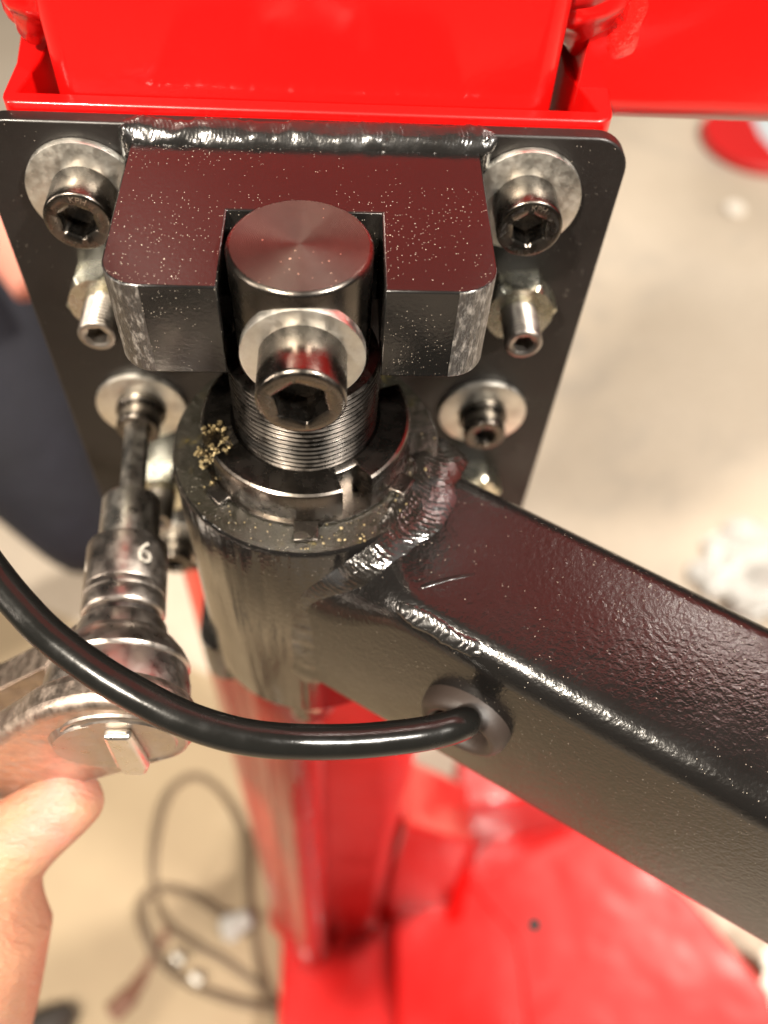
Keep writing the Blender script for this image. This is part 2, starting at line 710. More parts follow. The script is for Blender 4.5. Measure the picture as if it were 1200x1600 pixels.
def rrect(x0, y0, x1, y1, r, k=8):
    return (arc(x1 - r, y1 - r, r, 0, 90, k) + arc(x0 + r, y1 - r, r, 90, 180, k)
            + arc(x0 + r, y0 + r, r, 180, 270, k) + arc(x1 - r, y0 + r, r, 270, 360, k))


out = rrect(-59, 51.6, 59, 170, 7, 8)
b = B()
zs = [-205, -100, 0, 60, 300, 900]
b.grid([[Vector((x, y, z)) for x, y in out] for z in zs], True, True, True)
b.build('tube', 'red_paint', col, smooth=50)
b = B()
out2 = rrect(-66, 52.5, 66, 180, 26, 12)
zz = [-1085, -1080, -1070, -1050, -900, -600, -206]
gr_ = [1.10, 1.05, 1.02, 1.0, 1.0, 1.0, 1.0]
b.grid([[Vector((x * k, 116 + (y - 116) * k, z)) for x, y in out2] for z, k in zip(zz, gr_)], True, True, True)
b.build('lower_post', 'red_paint', col, smooth=50)
b = B()
b.lathe([(-1085, 24), (-1070, 19), (-500, 19), (-300, 19), (-290, 16)], (-18, 40, 0), (0, 0, 1), 48)
b.build('conduit', 'red_paint', col, smooth=50)
b = B()
b.prism([(78, 95, -1085), (92, -330, -1085), (248, -330, -1085), (236, 40, -1085), (180, 110, -1085)], (0, 0, 26))
b.build('raised_panel', 'red_paint', col, bevel=7, segs=3)
b = B()
b.lathe([(-1060, 30), (-1030, 34), (-960, 34), (-950, 28), (-950, 12), (-930, 10)], (112, 120, 0), (0, 0, 1), 40, cap1=True)
b.build('pipe_stub', 'red_paint', col, smooth=50)

# folded bracket channel wrapping the corners of the tube
outer = [(-72.5, 86), (-69.5, 64)] + [(x, y) for x, y in arc(-66.5, 50.5, 3.2, 180, 270, 5)] + \
        [(x, y) for x, y in arc(68.5, 51.5, 4.2, 270, 360, 5)] + [(73.5, 62), (75, 88)]
inner = [(64, 88), (64, 70), (69.0, 51.4), (-66.5, 51.4), (-64, 65), (-63, 86)]
b = B()
b.prism([Vector((x, y, 0.2)) for x, y in outer + inner], (0, 0, -200))
b.build('channel_bracket', 'red_paint', col, bevel=0.5)
for xs in (((-71, 67), (-57.5, 64), (-57, 90), (-72, 90)), ((56, 70), (72, 66), (75, 90), (56, 90))):
    b = B()
    b.prism([(x, y, 6) for x, y in xs], (0, 0, 500))
    b.build('side_plate', 'red_paint', col, bevel=4, segs=3)
for pth, rr in (([(-66, 70, 3), (-60, 67, 22), (-59, 66, 60), (-59, 66, 200)], 9.0),
                ([(73, 68, 2), (74, 66, 14), (73, 68, 34), (72, 69, 60)], 5.5),
                ([(67, 73, 4), (64, 68, 22), (61, 65, 50), (61, 65, 200)], 11.0)):
    bead(pth, rr, 4.0, 0.015, seed=rr, step=1.0).build('weld_bead', 'red_weld' if rr < 8 else 'red_paint', col, smooth=180)

# horizontal beam to the right
b = B()
ob = rrect(0, 0, 80, 260, 9, 6)
rows = [[Vector((x, 62 + a, -11 + c)) for a, c in ob] for x in (66, 120, 200, 420, 1000)]
b.grid(rows, True, True, True)
b.build('side_beam', 'red_paint', col, smooth=50)

# lower cabinet and base
b = B()
pl = [(-57, 66), (-52, -330), (560, -330), (545, -20), (470, 90), (400, 150), (300, 230), (-60, 230)]
b.prism([(x, y, -1085) for x, y in pl], (0, 0, -112))
b.build('base_box', 'red_paint', col, bevel=6, segs=3)
b = B()
b.prism([(66, 62, -640), (140, 75, -760), (150, 80, -1084), (66, 66, -1084)], (0, 60, 0))
b.build('gusset', 'red_paint', col, bevel=4)
b = B()
b.prism([(150, 150, -900), (360, 185, -930), (380, 190, -1084), (150, 150, -1084)], (0, 60, 0))
b.build('side_panel', 'red_paint', col, bevel=6)
b = B()
b.prism([(140, 30, -1080), (162, 36, -1080), (186, 150, -990), (166, 146, -985)], (0, 0, -20))
b.build('brace_strip', 'red_paint', col, bevel=4)
for x, y in ((-20, 58), (261, 59)):
    bb = B()
    bb.lathe([(0.1, 13), (0.5, 12.5), (0.5, 11), (-1, 10.5)], (x, y, -1085), (0, 0, 1), 32)
    o = bb.build('bolt_hole', 'red_paint', col)
    b2 = B()
    b2.lathe([(0, 10.6), (0.6, 10.6), (0.6, 0.1)], (x, y, -1084.9), (0, 0, 1), 24, cap1=True)
    b2.build('hole', 'hole_black', o)
b = B()
b.tube(catmull([(92, 112, -1040), (80, 96, -1050), (70, 82, -1066), (52, 72, -1072), (36, 64, -1076)], 6), 8, 12)
b.build('cable_stub', 'hole_black', col, smooth=60)

# ------------------------------------------------------------------ black mounting bracket
br = empty('mounting_bracket', (0, 46, -198), 'black painted steel plate with a forked hinge block, bolted to the red column', 'bracket')
x0, x1, zt, zb_, r = -77.2, 77.2, -1.6, -198, 9
prof = [(x0, zb_), (x1, zb_)] + [(x, z) for x, z in arc(x1 - r, zt - r, r, 0, 90, 10)] + [(x, z) for x, z in arc(x0 + r, zt - r, r, 90, 180, 10)]
b = B()
b.prism([(x, 43, z) for x, z in prof], (0, 4.2, 0))
b.build('base_plate', 'plate_paint', br, bevel=0.5)


def fork(z0, z1, name, label=None):
    o = [(-40.3, 43.0)] + [(x, y) for x, y in arc(-32.0, -0.0, 8.3, 180, 270, 10)] + [(-16.4, -8.3), (-16.4, 16.6), (17.2, 16.8), (17.2, -8.3)] + \
        [(x, y) for x, y in arc(32.4, -0.0, 8.3, 270, 360, 10)] + [(40.7, 43.0)]
    bb = B()
    bb.prism([(x, y, z0) for x, y in o], (0, 0, z1 - z0))
    # give the two rounded corners the sawn finish
    nn = len(o)
    for fi in range(2, 2 + nn):
        i = fi - 2
        j = (i + 1) % nn
        mx = (o[i][0] + o[j][0]) / 2
        my = (o[i][1] + o[j][1]) / 2
        if abs(mx) > 32 and my < 0.2:
            bb.mi[fi] = 1
    ob_ = bb.build(name, ['block_paint', 'sawn_paint'], br, bevel=0.45, segs=2, smooth=30, label=label)
    return ob_


fork(-4.5, -29, 'fork_block', 'upper forked hinge block with a square slot')
fork(-168, -192, 'fork_block', 'lower forked hinge block mostly hidden behind the socket tube')
# weld across the top edge of the block and small ones at its sides
weld([(-43, 43.4, -2.6), (-36, 42.6, -3.2), (-20, 42.4, -3.2), (0, 42.4, -3.2), (20, 42.6, -3.1), (38, 42.8, -3.0), (45, 43.6, -2.6)],
     (0, -0.55, 0.85), 7.4, 1.6, 0.95, 0.06, seed=1, step=0.2).build('weld_bead', 'weld_paint', br, smooth=180)
weld([(-41.5, 42.2, -1.5), (-41.6, 42.2, -14), (-41.6, 42.2, -29)], (-0.7, -0.7, 0), 5.5, 1.4, 1.3, 0.15, seed=2).build('weld_bead', 'weld_paint', br, smooth=180)
weld([(42.0, 42.2, -1.5), (42.1, 42.2, -14), (42.1, 42.2, -29)], (0.7, -0.7, 0), 5.5, 1.4, 1.3, 0.15, seed=3).build('weld_bead', 'weld_paint', br, smooth=180)

# ------------------------------------------------------------------ screws on the plate
GS = 'socket head screws with silver washers on the black plate'


def washer(c, r, ri, t, ax=(0, -1, 0)):
    b_ = B()
    b_.lathe([(0, ri), (0, r - 0.2), (0.25, r), (t - 0.35, r), (t - 0.1, r - 0.12), (t, r - 0.45), (t, ri), (0, ri)], c, ax, 72)
    return b_


def make_cap_screw(loc, label, r=8.0, h=10.5, rw=14.0, af=8.0, tw=2.2, rot=0.1, letters=True):
    t = empty('cap_screw', loc, label, 'screw', GS)
    x, y, z = loc
    washer((x, y, z), rw, r * 0.6, tw).build('washer', 'zinc', t)
    yb = y - tw
    cap_screw_head((x, yb, z), r, h, af, rot=rot).build('head', 'screw_steel', t, smooth=40)
    if letters:
        rr = (r + af / 2 / 0.866) / 2 - 0.15
        yf = yb - h

        def wrap(co):
            a = math.radians(78) - co.x / rr
            q = rr + co.y
            return Vector((x + q * math.cos(a), yf - 0.02 - co.z, z + q * math.sin(a)))
        text_mesh('KPH', 2.1, wrap, 'stamp', t, 'stamped_letters', 0.1)
    return t


sc1 = make_cap_screw((53.6, 43, -18.2), 'silver washered socket screw at the upper right corner of the black plate')
copy_tree(sc1, None, (-53.7, 43, -19.4), 'silver washered socket screw at the upper left corner of the black plate')


def make_small_screw(loc, label):
    t = empty('cap_screw', loc, label, 'screw', GS)
    x, y, z = loc
    washer((x, y, z), 14, 4, 2.0).build('washer', 'zinc', t)
    bb = B()
    bb.lathe([(0, 7.2), (0.4, 7.7), (2.0, 7.7), (2.5, 7.2), (2.5, 4)], (x, y - 2, z), (0, -1, 0), 48)
    bb.build('spring_washer', 'screw_steel', t)
    cap_screw_head((x, y - 4.4, z), 6.6, 6.6, 6.0, rot=0.3).build('head', 'screw_steel', t, smooth=40)
    return t


sc2 = make_small_screw((54.2, 43, -97.4), 'small socket screw on a wide silver washer below the right set screw')
copy_tree(sc2, None, (-53.8, 43, -97.0), 'socket screw with the ratchet hex bit pushed into its head, left of the round nut')
copy_tree(sc2, None, (-54.0, 43, -176.0), 'lowest socket screw on the left, deep in shadow behind the bit socket')

GT = 'hollow set screws with hex lock nuts on the black plate'


def make_set_screw(loc, label, L=19.0, rot=-0.42):
    t = empty('set_screw', loc, label, 'set screw', GT)
    x, y, z = loc
    # nut
    ax = Vector((0, -1, 0))
    u = Vector((math.cos(rot), 0, math.sin(rot)))
    c = Vector(loc)
    seg = 72
    rows = []
    af = 18.2
    for tt, lim in ((0, 99), (6.3, 99), (7.6, af / 2 + 0.15)):
        rows.append(ring_pts(c + ax * tt, ax, u, lambda a, lim=lim: min(hex_r(a, af), lim), seg))
    rows.append(ring_pts(c + ax * 7.6, ax, u, lambda a: 5.2, seg))
    rows.append(ring_pts(c + ax * 6.6, ax, u, lambda a: 4.6, seg))
    bb = B()
    bb.grid(rows, True, True, False)
    bb.build('hex_nut', 'yellow_zinc', t, smooth=30)
    # threaded stud with hex recess at its end
    rows = []
    k = 6.5
    pitch = 1.25
    while k < L - 1.2:
        for dd, rr in ((0, 4.55), (0.2, 5.0), (0.35, 5.05), (0.5, 5.0), (0.7, 4.55)):
            rows.append(ring_pts(c + ax * (k + dd * pitch / 0.85), ax, u, lambda a, rr=rr: rr, seg))
        k += pitch
    for tt, rr in ((L - 0.9, 5.0), (L - 0.35, 4.85), (L, 4.4), (L, 3.35), (L - 0.4, 3.0)):
        rows.append(ring_pts(c + ax * tt, ax, u, lambda a, rr=rr: rr, seg))
    rows.append(ring_pts(c + ax * (L - 0.5), ax, u, lambda a: min(hex_r(a, 5.0), 2.9), seg))
    rows.append(ring_pts(c + ax * (L - 6), ax, u, lambda a: hex_r(a, 5.0), seg))
    rows.append(ring_pts(c + ax * (L - 6.5), ax, u, lambda a: 0.1, seg))
    bb = B()
    bb.grid(rows, True, False, True)
    bb.build('threaded_stud', 'bolt_thread', t, smooth=50)
    return t


st1 = make_set_screw((57.2, 43, -50), 'hollow set screw with hex nut under the upper right socket screw')
copy_tree(st1, None, (-54.8, 43, -50), 'hollow set screw with hex nut under the upper left socket screw')
copy_tree(st1, None, (55.0, 43, -134), 'blurred set screw with nut just above the black arm, under the lower right screw')
copy_tree(st1, None, (-53.2, 43, -136), 'blurred set screw with nut beside the bit socket on the left')

# ------------------------------------------------------------------ hinge pin
pin = empty('hinge_pin', (0, 0, -210), 'thick dark steel hinge pin with brown turned end standing in the fork slot', 'pin')
b = B()
b.lathe([(-31, 15), (-1.0, 15), (-0.55, 14.85), (-0.2, 14.5), (0, 14.1)], (0, 0, 0), (0, 0, 1), 128)
b.build('shank', 'black_oxide', pin, smooth=40)
bb = B()
bb.lathe([(0, 14.1), (0.03, 7), (0.03, 0.05)], (0, 0, 0), (0, 0, 1), 128, cap1=True)
end = bb.build('turned_end', 'turned_steel', pin, smooth=40)
# recentre the disc on its own origin so that the tool marks are concentric
dz = end.data.vertices[0].co.z
for v in end.data.vertices:
    v.co.z -= 0.210
end.location = (0, 0, 0.210)
# helical thread
b = B()
seg = 144
pitch = 1.55
z0, z1 = -62.0, -29.6
rows = []
sub_ = 8
nr = int((z1 - z0) / (pitch / sub_))
for i in range(nr + 1):
    ring = []
    for k in range(seg):
        a = 2 * math.pi * k / seg
        z = z0 + (z1 - z0) * i / nr
        ph = (z / pitch + k / seg) % 1.0
        tri = abs(ph - 0.5) * 2
        rr = 16.7 + 0.95 * min(1, max(0, tri * 1.45 - 0.2))
        if i == nr:
            rr = 15.2
        ring.append(Vector((rr * math.cos(a), rr * math.sin(a), z)))
    rows.append(ring)
rows.append([Vector((14 * math.cos(2 * math.pi * k / seg), 14 * math.sin(2 * math.pi * k / seg), z1 + 0.3)) for k in range(seg)])
b.grid(rows, True, True, True)
b.build('screw_thread', 'thread_steel', pin, smooth=70)
b = B()
b.lathe([(-235, 8.5), (-234, 9), (-150, 9)], (-2, 0, 0), (0, 0, 1), 40, cap0=True)
b.build('lower_end', 'black_oxide', pin)
b = B()
b.lathe([(-214, 9), (-214, 12.5), (-206, 13), (-205, 12), (-205, 9)], (-2, 0, 0), (0, 0, 1), 6)
b.build('lower_nut', 'zinc', pin)

# screw through the pin
ps = empty('cap_screw', (0.6, -12.6, -16.6), 'largest socket head screw on a shiny washer in the front of the hinge pin', 'screw')
washer((0.6, -12.6, -16.6), 13.1, 6, 2.8).build('washer', 'zinc', ps)
cap_screw_head((0.6, -15.4, -16.6), 9.2, 12.8, 10.2, rot=0.18, cham=1.3).build('head', 'screw_steel', ps, smooth=40)

# ------------------------------------------------------------------ slotted round nut and tab washer
nut = empty('slotted_ring_nut', (0, 0, -61.2), 'black slotted ring nut screwed on the pin thread', 'nut')
seg = 360
slots = [-60, -156, 33, 121]


def nut_r(a, r):
    d = min(abs((math.degrees(a) - s_ + 180) % 360 - 180) for s_ in slots)
    half = math.degrees(math.asin(3.7 / r))
    return r - 5.5 if d < half else r


rows = []
for z, r, ri in ((-61.2, 17.2, 0), (-61.2, 26.0, 1), (-52.4, 26.0, 1), (-51.5, 25.7, 1), (-51.1, 25.1, 1), (-50.9, 18.6, 0), (-52.2, 17.3, 0)):
    rows.append([Vector(((nut_r(a, r) if ri else r) * math.cos(a), (nut_r(a, r) if ri else r) * math.sin(a), z))
                 for a in (2 * math.pi * k / seg for k in range(seg))])
b = B()
b.grid(rows, True)
b.build('nut_body', 'black_oxide', nut, smooth=30)

tw = empty('tab_washer', (0, 0, -62.3), 'thin black tab washer under the ring nut with small tongues sticking out', 'washer')
b = B()
b.lathe([(-62.2, 18), (-62.2, 26.6), (-61.3, 26.6), (-61.3, 18)], (0, 0, 0), (0, 0, 1), 120)
b.build('ring', 'black_oxide', tw)
for ang, L_, dz_ in ((-89, 5.2, -0.6), (-31, 4.2, 0.0), (-140, 3.5, -0.8), (80, 4, 0)):
    ca, sa = math.cos(math.radians(ang)), math.sin(math.radians(ang))
    pts = [(26, -3.0), (26, 3.0), (26 + L_, 2.8), (26 + L_, -2.8)]
    b = B()
    b.prism([(q * ca - p * sa, q * sa + p * ca, -60.5 + (dz_ if q > 27 else 0)) for q, p in pts], (0, 0, -1.5))
    b.build('tab', 'black_oxide', tw, bevel=0.2)

# brass coloured swarf and grease crumbs on the nut
b = B()
rnd = random.Random(3)


def crumb(c, r, b_):
    seg_ = 7
    rows_ = []
    for i in range(5):
        t = i / 4 * math.pi
        rows_.append([Vector(c) + Vector((math.cos(2 * math.pi * k / seg_) * math.sin(t) , math.sin(2 * math.pi * k / seg_) * math.sin(t), math.cos(t) * 0.7))
                      * r * rnd.uniform(0.65, 1.3) for k in range(seg_)])
    b_.grid(rows_, True, True, True)


for i in range(90):
    a = math.radians(-158 + rnd.gauss(0, 5.5))
    q = rnd.uniform(20.5, 28.5)
    z = -50.7 if q < 25.5 else -60.5
    if abs(math.degrees(a) + 156) < 6 and q > 21.5:
        z = rnd.uniform(-59, -53)
    crumb((q * math.cos(a), q * math.sin(a), z), rnd.uniform(0.15, 0.7) , b)
tag(b.build('brass_swarf', 'brass_swarf', loc=(-23, -6, -61), smooth=20), 'clump of golden metal swarf stuck in the left slot of the ring nut', 'metal swarf', kind='stuff')
b = B()
for i in range(45):
    a = math.radians(rnd.uniform(-150, 10))
    q = rnd.uniform(27.5, 34)
    crumb((q * math.cos(a), q * math.sin(a), -61.9), rnd.uniform(0.1, 0.3), b)
for i in range(14):
    crumb((rnd.gauss(9, 3.2), rnd.gauss(-29, 1.6), -62.0), rnd.uniform(0.15, 0.5), b)
tag(b.build('metal_chips', 'brass_swarf', loc=(0, -30, -62), smooth=20), 'tiny metal chips scattered in the grease on top of the socket tube', 'metal chips', kind='stuff')

# ------------------------------------------------------------------ swing arm with its socket tube
arm = empty('swing_arm', (0, 0, -160), 'black square tube arm welded to a round pivot tube, running out at lower right', 'swing arm')
b = B()
b.lathe([(-158, 24), (-158, 33.3), (-157, 34.4), (-64.2, 34.6), (-63.2, 34.4), (-62.6, 33.9)], (0, 0, 0), (0, 0, 1), 144)
b.build('pivot_tube', 'socket_paint', arm, smooth=50)
b = B()
rows = []
for q in (33.9, 32.6, 31, 29, 27, 25, 23, 21, 19.5, 18.6, 18.4):
    ring = []
    for k in range(180):
        a = 2 * math.pi * k / 180
        p = Vector((q * math.cos(a), q * math.sin(a), -62.6))
        if 20 < q < 33.5:
            p.z += 0.35 * noise.noise(p * 0.35) + 0.2 * noise.noise(p * 1.1)
        ring.append(p)
    rows.append(ring)
rows.append([Vector((18.4 * math.cos(2 * math.pi * k / 180), 18.4 * math.sin(2 * math.pi * k / 180), -75)) for k in range(180)])
b.grid(rows, True)
b.build('tube_rim', 'socket_greasy', arm, smooth=70)

th = math.radians(-32)
dr = Vector((math.cos(th), math.sin(th), 0))
nn_ = Vector((-math.sin(th), math.cos(th), 0))


def A(s_, n__, z):
    return dr * s_ + nn_ * n__ + Vector((0, 0, z))


def arm_sec(rf, k=10):
    x0, y0, x1, y1, q = -30, -134.5, 16.5, -64.2, 7.5
    return (arc(x1 - q, y1 - q, q, 0, 90, k) + arc(x0 + rf, y1 - rf, rf, 90, 180, k)
            + arc(x0 + q, y0 + q, q, 180, 270, k) + arc(x1 - q, y0 + q, q, 270, 360, k))


rows = []
for s_ in (8, 20, 25, 29, 33, 36, 39, 42, 45, 48, 54, 60, 80, 110, 150, 200, 280, 420, 620):
    k_ = min(1.0, max(0.0, (s_ - 24) / 24))
    k_ = k_ * k_ * (3 - 2 * k_)
    rows.append([A(s_, a, c) for a, c in arm_sec(25 - 17.5 * k_)])
b = B()
b.grid(rows, True, True, True)
b.build('arm_tube', 'arm_paint', arm, smooth=50)
# welds
def joint_up(p):
    k = min(1.0, max(0.0, (-64.0 - p.z) / 22))
    return Vector((0, 0, 1)) * (1 - k) + (-nn_ + dr * 0.27) * k + dr * 0.15 * (1 - k)


weld([A(27, 22, -65), A(32, 14, -63.6), A(34.8, 5, -63.3), A(35.2, -4, -63.4), A(33.6, -11.5, -63.8), A(31, -17.5, -65.2), A(27, -23, -70), A(22.2, -27.2, -79),
      A(19.4, -29.0, -92), A(18.6, -29.5, -112), A(18.4, -29.6, -135)], joint_up, 14.0, 1.15, 1.6, 0.13, seed=4, wvar=0.3, rag=0.4, step=0.22, nw=40,
     nf=0.2).build('weld_bead', 'weld_glint_paint', arm, smooth=180, label='rippled weld between pivot tube and arm with silvery glints')
weld([A(42, -26.0, -67.0), A(45, -27.3, -66.5), A(48, -27.8, -66.2), A(54, -27.8, -66.2), A(66, -27.8, -66.2)],
     -nn_ + Vector((0, 0, 1)), 4.6, 0.6, 2.3, 0.4, seed=6, wvar=0.4, rag=1.2, step=0.2).build('weld_bead', 'weld_paint', arm, smooth=180)
# seam scratch on the arm top
b = B()
b.tube(catmull([A(46, -21, -64.45), A(50, -16, -64.4), A(55, -11, -64.5)], 8), [0.7] * 17, 8, flat=((0, 0, 1), 0.5))
b.build('paint_run', 'arm_paint', arm, smooth=180)
# grommet in the front face
g = A(67.5, -30, -95.5)
b = B()
prof = []
ro, ri = 12.0, 6.6
for i in range(25):
    a = math.pi * i / 24
    prof.append((0.0 + 5.2 * math.sin(a) ** 0.38, ro + (ri - ro) * i / 24))
prof = [(-1, ro)] + prof + [(-12, ri)]
b.lathe(prof, g, -nn_, 72)
gr = b.build('grommet', 'grommet_rubber', arm, smooth=60)
b = B()
b.lathe([(0.6, 6.7), (0.35, 0.1)], g, -nn_, 48, cap1=True)
b.build('hole', 'hole_black', arm)

# ------------------------------------------------------------------ black cable
path = [A(69.0, -22, -97.5), A(68.0, -30, -94.5), (37.6, -69.6, -79.5), (29.6, -73.2, -75.9), (20.7, -75.3, -73.7), (10.3, -77.0, -71.3), (-2.0, -78.1, -68.0),
        (-12.7, -77.5, -65.8), (-23.4, -74.9, -63.4), (-32.8, -70.9, -61.3), (-42.5, -65.7, -59.4), (-52.7, -58.7, -57.6),
        (-60.3, -51.9, -55.8), (-66.7, -45.1, -53.9), (-75.4, -34.7, -52.1), (-92, -14, -50), (-130, -10, -42), (-190, -50, -50), (-260, -120, -120), (-320, -200, -400), (-360, -260, -1190)]
b = B()
b.tube(catmull(path, 10), 3.85, 28)
tag(b.build('black_cable', 'cable_rubber', loc=A(68, -30, -94.5), smooth=80), 'thick glossy black cable looping out of the rubber grommet in front of the wrench', 'cable')

# ------------------------------------------------------------------ hex bit socket and ratchet
P0 = Vector((-54, 33, -96.6))
AX = Vector((0.08, -1, 0)).normalized()


def onax(t):
    return P0 + AX * t


bs = empty('bit_socket', tuple(onax(30)), 'bright steel hex bit socket stamped 6 plugged into the lower left screw', 'bit socket')
b = B()
u = Vector((1, 0, 0.12))
u = (u - AX * u.dot(AX)).normalized()
rows = [ring_pts(onax(t), AX, u, lambda a, k=k: hex_r(a, 6.4) * k, 72) for t, k in ((-4, .85), (-3.4, 1.0), (33, 1.0))]
b.grid(rows, True, True, True)
b.build('hex_bit', 'bright_steel', bs, smooth=25)
b = B()
b.lathe([(28.0, 3), (28.0, 7.3), (28.4, 7.9), (29, 8.2), (43.5, 8.3), (44, 7.9), (44.6, 7.9), (44.6, 8.4)], P0, AX, 96)
b.build('front_sleeve', 'bright_steel', bs, smooth=35)
b = B()
b.lathe([(44.5, 7.9), (44.5, 10.3), (44.9, 10.8), (45.6, 11.0), (58.5, 11.0), (58.9, 10.8), (59.3, 11.0), (61.0, 11.0), (61.3, 10.75), (62, 10.8), (62.4, 11.0),
         (65.6, 11.0), (66.4, 10.6), (66.8, 10.0), (66.8, 6)], P0, AX, 96)
b.build('main_sleeve', 'worn_steel', bs, smooth=35)


def cyl_text(center_t, ang, rr):
    up = Vector((0, 0, 1))
    e1 = (up - AX * up.dot(AX)).normalized()      # towards the camera side (up)
    e2 = Vector((1, 0, 0))
    e2 = (e2 - AX * e2.dot(AX)).normalized()

    def fn(co):
        a = ang + co.x / rr
        q = rr + co.z
        return onax(center_t - co.y) + e1 * math.cos(a) * q + e2 * math.sin(a) * q
    return fn


text_mesh('6', 9.4, cyl_text(52.2, math.radians(36), 11.0), 'engraving', bs, 'number', 0.10)
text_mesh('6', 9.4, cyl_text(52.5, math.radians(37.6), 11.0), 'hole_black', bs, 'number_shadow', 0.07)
text_mesh('l', 5.0, cyl_text(53, math.radians(-62), 11.0), 'engraving', bs, 'number', 0.12)

rt = empty('ratchet_wrench', tuple(onax(98)), 'worn steel ratchet wrench with round head held at the lower left', 'ratchet wrench')
b = B()
b.lathe([(66.6, 6), (66.6, 9.6), (68.6, 9.6), (69.0, 9.4)], P0, AX, 64)
b.build('drive_collar', 'dark_steel', rt)
b = B()
b.lathe([(68.8, 9.0), (69, 11.0), (70, 11.5), (73.2, 12.0), (73.8, 12.6), (74.6, 13.0), (75.2, 14.2), (78.2, 16.4), (81.0, 17.8), (81.7, 18.0), (82.3, 17.8), (82.8, 17.3), (84, 17.6), (87, 18.1),
         (91, 18.1), (95, 17.4), (99, 16.0), (102, 14.0)], P0, AX, 96, cap1=True)
b.build('round_head', 'worn_steel', rt, smooth=30)
# pear-shaped body around the head, its flat face towards the viewer's floor side
yo = [(-26, -90), (-27, -99), (-34, -109), (-45, -117.5), (-60, -128), (-80, -139), (-104, -150), (-150, -170), (-158, -146), (-118, -124), (-96, -111), (-80, -100),
      (-70, -90), (-61, -80), (-52, -74), (-42, -72), (-33, -76), (-28, -82)]
yo = catmull([(x, 0, z) for x, z in yo], 5, True)
b = B()
b.prism([(p.x, -58.5, p.z) for p in yo], (0, -9.5, 0))
b.build('ratchet_body', 'cast_steel', rt, bevel=3.0, segs=4, smooth=50)
cx_, cz_ = -42.5, -92.5
b = B()
b.lathe([(68.0, 15.2), (68.7, 15.0), (68.9, 14.5), (68.5, 14.0), (68.5, 12.6), (68.9, 12.2), (68.9, 0.1)], (cx_, 0, cz_), (0, -1, 0), 72, cap1=True)
b.build('cover_disc', 'worn_steel', rt, smooth=40)
b = B()
b.prism([(cx_ - 3.0, -68.8, cz_ + 9), (cx_ + 3.4, -68.8, cz_ + 9), (cx_ + 4.2, -68.8, cz_ - 12), (cx_ + 2.5, -68.8, cz_ - 17), (cx_ - 2.5, -68.8, cz_ - 17), (cx_ - 3.8, -68.8, cz_ - 12)], (0, -2.8, 0))
b.build('reversing_lever', 'bright_steel', rt, bevel=1.1, segs=3)
# second yoke arm behind the head
ya = [(-60, -97), (-64, -100), (-71, -106), (-81, -115), (-92, -124), (-112, -136), (-150, -158), (-152, -170), (-118, -156), (-98, -143), (-84, -134), (-74, -124), (-64, -112)]
ya = catmull([(x, 0, z) for x, z in ya], 5, True)
b = B()
b.prism([(p.x, -35.0, p.z) for p in ya], (0, -9.0, 0))
b.build('yoke_arm', 'cast_steel', rt, bevel=2.5, segs=3, smooth=50)
b = B()
b.prism([(-96, -40, -128), (-110, -40, -112), (-160, -40, -150), (-150, -40, -175)], (0, -24, 0))
b.build('handle', 'cast_steel', rt, bevel=4, segs=3, smooth=50)

# ------------------------------------------------------------------ person: hand under the ratchet, trousers further back
pr = empty('person', (-300, 100, -1200), 'kneeling person in navy trousers whose bare hand steadies the ratchet', 'person')


def skin_body(name, chains, mat_, parent, sub=2):
    verts, edges, rad = [], [], []
    idx = {}

    def vid(p, r):
        k = tuple(round(q, 3) for q in p)
        if k not in idx:
            idx[k] = len(verts)
            verts.append(Vector(p))
            rad.append(r)
        return idx[k]
    for ch in chains:
        prev = None
        for p, r in ch:
            i = vid(p, r)
            if prev is not None:
                edges.append((prev, i))
            prev = i
    org = root_loc(parent)
    me = bpy.data.meshes.new(name)
    me.from_pydata([(v - org) * S for v in verts], edges, [])
    o = bpy.data.objects.new(name, me)
    C.objects.link(o)
    o.parent = parent
    sk = o.modifiers.new('skin', 'SKIN')
    sk.use_smooth_shade = True
    if not me.skin_vertices:
        bm_ = bmesh.new()
        bm_.from_mesh(me)
        bm_.verts.layers.skin.verify()
        bm_.to_mesh(me)
        bm_.free()
    for i, r in enumerate(rad):
        sv = me.skin_vertices[0].data[i]
        sv.radius = (r * S, r * S)
        sv.use_root = (i == 0)
    sb = o.modifiers.new('sub', 'SUBSURF')
    sb.levels = sub
    sb.render_levels = sub
    dg = bpy.context.evaluated_depsgraph_get()
    me2 = bpy.data.meshes.new_from_object(o.evaluated_get(dg))
    o.modifiers.clear()
    o.data = me2
    me2.materials.clear()
    me2.materials.append(M[mat_])
    me2.polygons.foreach_set('use_smooth', [True] * len(me2.polygons))
    return o


wrist = (-138, -176, -248)
palm = (-116, -130, -198)
mid = (-101, -109, -172)
kn = (-93, -95, -156)
chains = [
    [((-185, -260, -350), 34), (wrist, 30), (palm, 33), (mid, 29), (kn, 24), ((-88.5, -84, -147), 16), ((-79.5, -78.3, -140.5), 12.8), ((-70, -74.4, -134), 11.2), ((-62.7, -70.8, -129), 9.8), ((-57.6, -68.6, -125.5), 7.6)],
    [(mid, 21), ((-124, -84, -160), 10), ((-130, -60, -150), 9.5), ((-122, -48, -134), 9), ((-112, -54, -124), 8)],
    [(palm, 27), ((-140, -88, -172), 9.5), ((-148, -62, -160), 9), ((-142, -50, -146), 8.5), ((-132, -54, -136), 7.5)],
    [(palm, 27), ((-152, -104, -186), 9), ((-162, -78, -176), 8.5), ((-158, -62, -162), 8), ((-150, -62, -152), 7)],
    [(mid, 21), ((-122, -112, -148), 13), ((-132, -100, -126), 11), ((-128, -84, -108), 10)],
]
skin_body('hand', chains, 'skin', pr)
